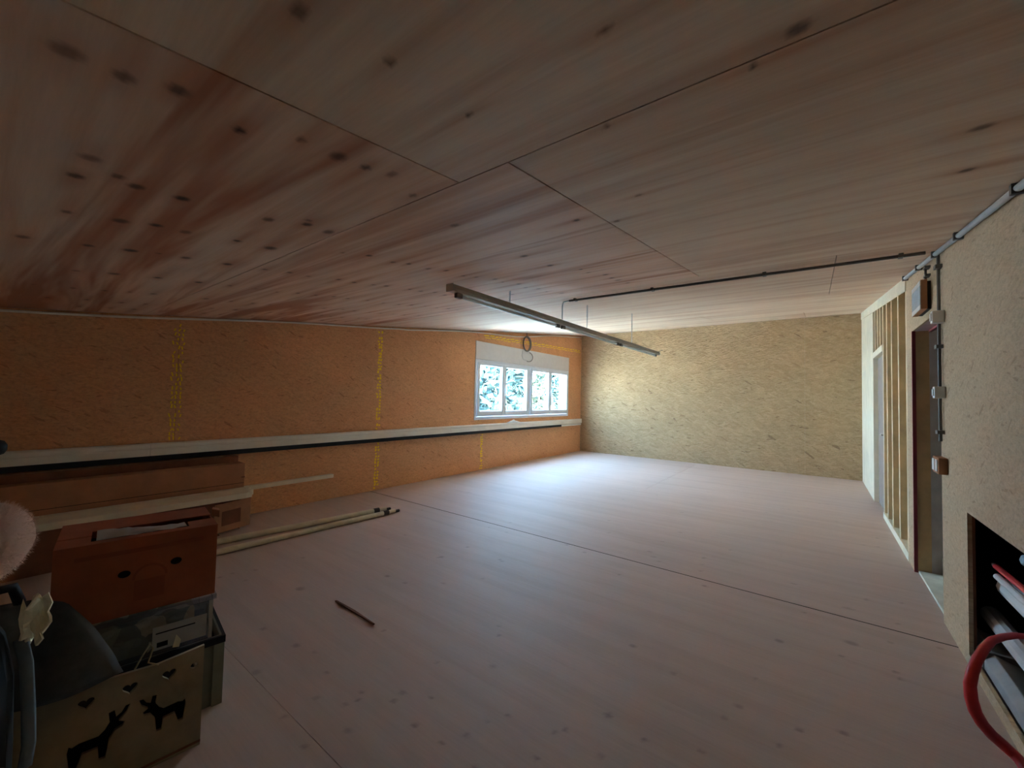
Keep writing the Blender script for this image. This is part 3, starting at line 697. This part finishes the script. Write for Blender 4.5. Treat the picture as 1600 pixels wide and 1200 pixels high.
# red brown carton
rb = stack_thing('fruit_carton', 'red-brown cardboard fruit carton on top of the stack', 'box', (-2.165, .69), .497)
Wb, Db, Hb = .495, .38, .30
m = MB()
for q in ((-Db, 0, -Wb, 0, 0, .006), (-Db, -Db + .006, -Wb, 0, .006, Hb), (-Db + .006, -.006, -.006, 0, .006, Hb), (-Db + .006, -.006, -Wb, -Wb + .006, .006, Hb)): m.box(*q)
m.build('body', M_RBOX, rb)
def curve_plate(name, outer, holes, thick, mat, parent):
    cu = bpy.data.curves.new(name, 'CURVE'); cu.dimensions = '2D'; cu.fill_mode = 'BOTH'; cu.extrude = thick / 2
    for poly in [outer] + holes:
        sp = cu.splines.new('POLY'); sp.points.add(len(poly) - 1); sp.use_cyclic_u = True
        for q, (a, b) in zip(sp.points, poly): q.co = (a, b, 0, 1)
    tmp = bpy.data.objects.new(name, cu); COL.objects.link(tmp)
    dg = bpy.context.evaluated_depsgraph_get(); me = bpy.data.meshes.new_from_object(tmp.evaluated_get(dg))
    bpy.data.objects.remove(tmp); me.name = name
    me.transform(Matrix(((0, 0, 1, 0), (1, 0, 0, 0), (0, 1, 0, 0), (0, 0, 0, 1))))     # local u,v -> y,z
    return link(name, me, mat, parent)
def ell(cx, cy, a, b, n=20, rot=0): return [(cx + a * math.cos(t) * math.cos(rot) - b * math.sin(t) * math.sin(rot), cy + a * math.cos(t) * math.sin(rot) + b * math.sin(t) * math.cos(rot)) for t in [2 * math.pi * i / n for i in range(n)]]
o = curve_plate('front_panel', [(-Wb, .006), (0, .006), (0, Hb), (-Wb, Hb)], [ell(-.300, .165, .019, .015), ell(-.140, .178, .019, .015)], .006, M_RBOX, rb); o.location = (-.003, 0, 0)
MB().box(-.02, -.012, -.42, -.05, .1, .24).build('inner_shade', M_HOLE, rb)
arc = [(-.222 + .055 * math.cos(t), .135 + .055 * math.sin(t)) for t in [math.pi * i / 14 for i in range(15)]] + [(-.222 + .046 * math.cos(t), .135 + .046 * math.sin(t)) for t in [math.pi * i / 14 for i in range(14, -1, -1)]]
MB().prism(arc, .0, .0006, 'x').build('printed_arc', M_RBOXI, rb)
MB().box(0, .0005, -.27, -.175, .05, .13).build('printed_badge', M_RBOXI, rb)
MB().box(0, .0005, -.44, -.05, .245, .262).build('printed_band', M_RBOXI, rb)
# lid flaps with a gap, liner paper in it
MB().box(-.125, 0, -Wb, -.40, Hb, Hb + .005).box(-.125, 0, -.095, 0, Hb, Hb + .005).box(-.045, 0, -.40, -.095, Hb, Hb + .005).build('front_flap', M_RBOX, rb)
MB().box(-Db, -.20, -Wb, 0, Hb, Hb + .005).box(-.20, -.13, -Wb, -.40, Hb + .001, Hb + .006).build('rear_flap', M_RBOX, rb)
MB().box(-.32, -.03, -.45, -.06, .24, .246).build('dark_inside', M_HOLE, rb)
m = MB(); pts = []
for i in range(13):
    for j in range(6):
        u, v = i / 12, j / 5
        pts.append((-.045 - v * .10, -.385 + u * .28, Hb + .006 + .012 * math.sin(3 * u + 2 * v) * v + random.uniform(-.003, .003) + .006 * v))
m.add(pts, [(i * 6 + j, (i + 1) * 6 + j, (i + 1) * 6 + j + 1, i * 6 + j + 1) for i in range(12) for j in range(5)])
m.build('liner_paper', M_LABEL, rb, 0, True)
MB().prism([(-.31, .02), (-.26, .045), (-.31, .05), (-.35, .03)], Hb - .03, Hb + .004, 'z').build('raised_tab', M_CARD, rb)
# reindeer box
db = thing('reindeer_box', 'open wooden box with heart and reindeer cut-outs in front of the stack', 'box', (-1.965, .60, 0), -.10)
Wr, Dr, Hr = .62, .17, .385
m = MB()
m.box(-Dr, -.012, -Wr, 0, 0, .01); m.box(-Dr, -Dr + .01, -Wr, 0, .01, .27); m.box(-Dr + .01, -.012, -.01, 0, .01, .27); m.box(-Dr + .01, -.012, -Wr, -Wr + .01, .01, Hr)
m.build('body', M_DEER, db)
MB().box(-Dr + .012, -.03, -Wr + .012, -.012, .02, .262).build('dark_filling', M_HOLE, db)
def heart(cx, cy, s): return [(cx + s * .062 * 16 * math.sin(t) ** 3, cy + s * .062 * (13 * math.cos(t) - 5 * math.cos(2 * t) - 2 * math.cos(3 * t) - math.cos(4 * t))) for t in [2 * math.pi * i / 24 for i in range(24)]]
def deer(cx, cy, s, flip=1):
    P = [(-1.08, -1.1), (-.82, -1.1), (-.62, -.42), (.0, -.45), (.06, -1.15), (.32, -1.15), (.42, -.25), (.66, .16), (.98, .24), (1.06, .44), (.80, .60), (1.12, .92), (1.28, 1.34), (1.06, 1.32), (.90, 1.04), (.68, .90), (.60, 1.3), (.36, 1.26), (.42, .74), (.24, .42), (.0, .20), (-.75, .24), (-1.02, .15), (-1.14, .26), (-1.20, -.1)]
    q = [(cx + flip * a * s, cy + b * s) for a, b in P]
    return q if flip > 0 else q[::-1]
o = curve_plate('front_panel', [(-Wr, .0), (0, .0), (0, Hr), (-.14, Hr - .012), (-.30, Hr), (-Wr, Hr)],
                [heart(-.325, .325, .021), heart(-.215, .322, .021), heart(-.106, .320, .021), ell(-.030, .318, .012, .011, 12), deer(-.290, .185, .062, 1), deer(-.118, .190, .056, -1)], .012, M_DEER, db); o.location = (-.006, 0, 0)
MB().box(.0, .003, -Wr, 0, .012, .020).build('base_line', M_CARDD, db)
tw = MB().tube([(-.0, -.205, .385), (.004, -.19, .42), (-.01, -.165, .455), (-.02, -.155, .43), (.006, -.17, .395), (.008, -.14, .375)], .003, 6).build('string', M_STRING, db, 0, True)
tag_m = MB().prism([(-.095, .40), (-.075, .395), (-.07, .42), (-.085, .445)], -.04, -.036, 'x').build('paper_tag', M_PAPER, db)
# grey felt draped over the box corner
m = MB(); pts = []; nu, nv = 14, 14
for i in range(nu + 1):
    for j in range(nv + 1):
        u, v = i / nu, j / nv
        ytop = .02 + .21 * u; ybot = .04 + .31 * u
        y = ytop + (ybot - ytop) * v
        zt = .73 - .02 * u - .05 * u * u; zb = .415 - .01 * u
        z = zt + (zb - zt) * (v if u < .8 else v)
        x = -1.95 - .10 * (1 - v) + .018 * math.sin(7 * u + 4 * v) + .01 * mnoise.noise(Vector((u * 4, v * 4, 1)))
        pts.append((x, y, z))
m.add(pts, [(i * (nv + 1) + j, (i + 1) * (nv + 1) + j, (i + 1) * (nv + 1) + j + 1, i * (nv + 1) + j + 1) for i in range(nu) for j in range(nv)])
o = m.build('grey_felt_bag', M_FELT, None, 0, True); sm = o.modifiers.new('s', 'SOLIDIFY'); sm.thickness = .03; sm.offset = -1
tag(o, 'dark grey felt bag slumped over the left end of the reindeer box', 'bag')
# tall black sack at the left edge
def lathe(prof, n=28, sq=1.0, wob=0.0, seed=0):
    vs = []; fs = []
    for i, (r, z) in enumerate(prof):
        for k in range(n):
            t = 2 * math.pi * k / n
            rr = r * (1 + wob * mnoise.noise(Vector((math.cos(t) * 1.5, math.sin(t) * 1.5, z * 5 + seed))))
            vs.append((rr * math.cos(t) * sq, rr * math.sin(t), z))
    for i in range(len(prof) - 1):
        for k in range(n):
            l = (k + 1) % n; fs.append((i * n + k, i * n + l, (i + 1) * n + l, (i + 1) * n + k))
    fs.append(tuple(range(n))[::-1]); fs.append(tuple(range((len(prof) - 1) * n, len(prof) * n)))
    return MB().add(vs, fs)
sk = thing('black_sack', 'tall black sack with a pale strap at the left edge', 'sack', (-1.80, -.075, 0))
lathe([(.13, 0), (.17, .03), (.185, .2), (.18, .4), (.172, .6), (.16, .72), (.13, .80), (.09, .83)], 32, .62, .12, 3).build('body', M_SACK, sk, 0, True)
MB().tube([(.0, .185, .69), (.01, .198, .62), (.02, .206, .5), (.03, .21, .40), (.03, .205, .34)], .014, 8, False, .35).build('strap', M_STRAP, sk, 0, True)
MB().tube([(.02, .05, .80), (.02, .12, .845), (0, .165, .84), (-.01, .18, .79)], .013, 8).build('carry_loop', M_BLACK, sk, 0, True)
m = MB(); pts = []
for i in range(9):
    for j in range(7):
        u, v = i / 8, j / 6
        wd = .5 + .5 * math.sin(math.pi * min(1, v * .9 + .15))
        pts.append((-1.795 + .015 * math.sin(5 * u + 3 * v), .128 + (u - .4) * .068 * wd + random.uniform(-.007, .007), .80 - .12 * v - .02 * math.sin(9 * u) + random.uniform(-.01, .01)))
m.add(pts, [(i * 7 + j, (i + 1) * 7 + j, (i + 1) * 7 + j + 1, i * 7 + j + 1) for i in range(8) for j in range(6)])
o = m.build('paper_scrap', M_PAPER, None, 0, False); sm = o.modifiers.new('s', 'SOLIDIFY'); sm.thickness = .006
tag(o, 'crumpled cream paper scrap caught at the neck of the black sack', 'paper')
# pale pink fleece bundle on the sack
fb = thing('fleece_bundle', 'rounded pale pink fleece bundle resting on the black sack', 'blanket', (-1.86, -.02, .835))
bm = bmesh.new(); bmesh.ops.create_icosphere(bm, subdivisions=5, radius=1)
for v in bm.verts:
    c_ = v.co.copy(); k = 1 + .10 * mnoise.noise(c_ * 1.6)
    v.co = Vector((c_.x * .12, c_.y * .142, c_.z * .135 + .130)) * k
me = bpy.data.meshes.new('fleece_body'); bm.to_mesh(me); bm.free()
for p in me.polygons: p.use_smooth = True
link('fleece_body', me, M_FLEECE, fb)
fz = MB()
for v in me.vertices:
    for q in range(5):
        n_ = (Vector(v.normal) + Vector((random.uniform(-.7, .7), random.uniform(-.7, .7), random.uniform(-.7, .7)))).normalized()
        t_ = n_.cross(Vector((random.random(), random.random(), random.random()))).normalized() * .0006
        p_ = Vector(v.co) + Vector((random.uniform(-.004, .004), random.uniform(-.004, .004), random.uniform(-.004, .004))); e_ = p_ + n_ * random.uniform(.003, .013)
        fz.add([p_ - t_, p_ + t_, e_], [(0, 1, 2)])
fo = fz.build('fuzz', M_FLEECE, fb); fo['kind'] = 'stuff'
# stand with a black capped bar at the very left edge
st = thing('bar_stand', 'dark capped bar end poking in at the left edge', 'stand', (-1.92, -.62, 0))
MB().box(-.15, .15, -.15, .15, 0, .02).build('base', M_PVCD, st, .004)
MB().tube([(0, 0, .02), (0, 0, 1.22)], .018, 12).build('post', M_STEEL, st, 0, True)
MB().tube([(0, -.1, 1.221), (0, .655, 1.221)], .016, 14).build('crossbar', M_STEEL, st, 0, True)
MB().tube([(0, .64, 1.221), (0, .67, 1.221), (0, .683, 1.221), (0, .689, 1.221)], [.0245, .0245, .019, .008], 18).build('end_cap', M_BLACK, st, 0, True)

# ------------------------------------------------------------------ outside
gd = MB().box(-60, XL - .27, -30, 50, -2.3, -2.0).build('ground', M_GROUND)
tag(gd, 'pale sunlit ground outside the window', None, None, 'structure')
def tree(label, x, y, h, r, mat, n, seed):
    rr = random.Random(seed)
    t = thing('leafy_tree', label, 'tree', (x, y, -2.0), 0, 'trees outside the window')
    MB().tube([(0, 0, 0), (.05, .04, h * .3), (-.04, .08, h * .6), (0, 0, h * .9)], [.14, .11, .08, .03], 8).build('trunk', M_BARK, t, 0, True)
    m = MB()
    cl = [(Vector((rr.gauss(0, r * .45), rr.gauss(0, r * .5), h * (.45 + .5 * rr.random()))), r * rr.uniform(.25, .5)) for _ in range(14)]
    for c_, cr_ in cl[:6]:
        MBt = m.tube([(0, 0, max(.3, c_.z - cr_ * 1.5)), tuple(c_)], [.035, .012], 5)
    b = m.build('branches', M_BARK, t)
    m = MB()
    for _ in range(n):
        c_, cr_ = rr.choice(cl); d = Vector((rr.gauss(0, 1), rr.gauss(0, 1), rr.gauss(0, 1))).normalized() * cr_ * rr.random() ** .4
        p = c_ + d; a = Vector((rr.gauss(0, 1), rr.gauss(0, 1), rr.gauss(0, 1))).normalized(); b_ = a.cross(Vector((rr.random(), rr.random(), 1))).normalized(); s_ = rr.uniform(.16, .34)
        m.add([p - a * s_, p + b_ * s_ * .5, p + a * s_, p - b_ * s_ * .5], [(0, 1, 2, 3)])
    f = m.build('foliage', mat, t); f['kind'] = 'stuff'
tree('broad sage green tree seen through the leftmost pane', -10.4, 12.3, 5.2, 1.4, M_LEAF1, 1500, 1)
tree('blue-green tree seen through the second pane from the left', -12.5, 16.9, 5.4, 1.3, M_LEAF3, 1500, 2)
tree('bright green tree seen through the third pane', -16.0, 24.4, 5.2, 1.3, M_LEAF2, 1300, 3)
tree('slender blue-green tree seen through the rightmost pane', -12.6, 21.4, 5.0, 1.2, M_LEAF3, 1400, 4)
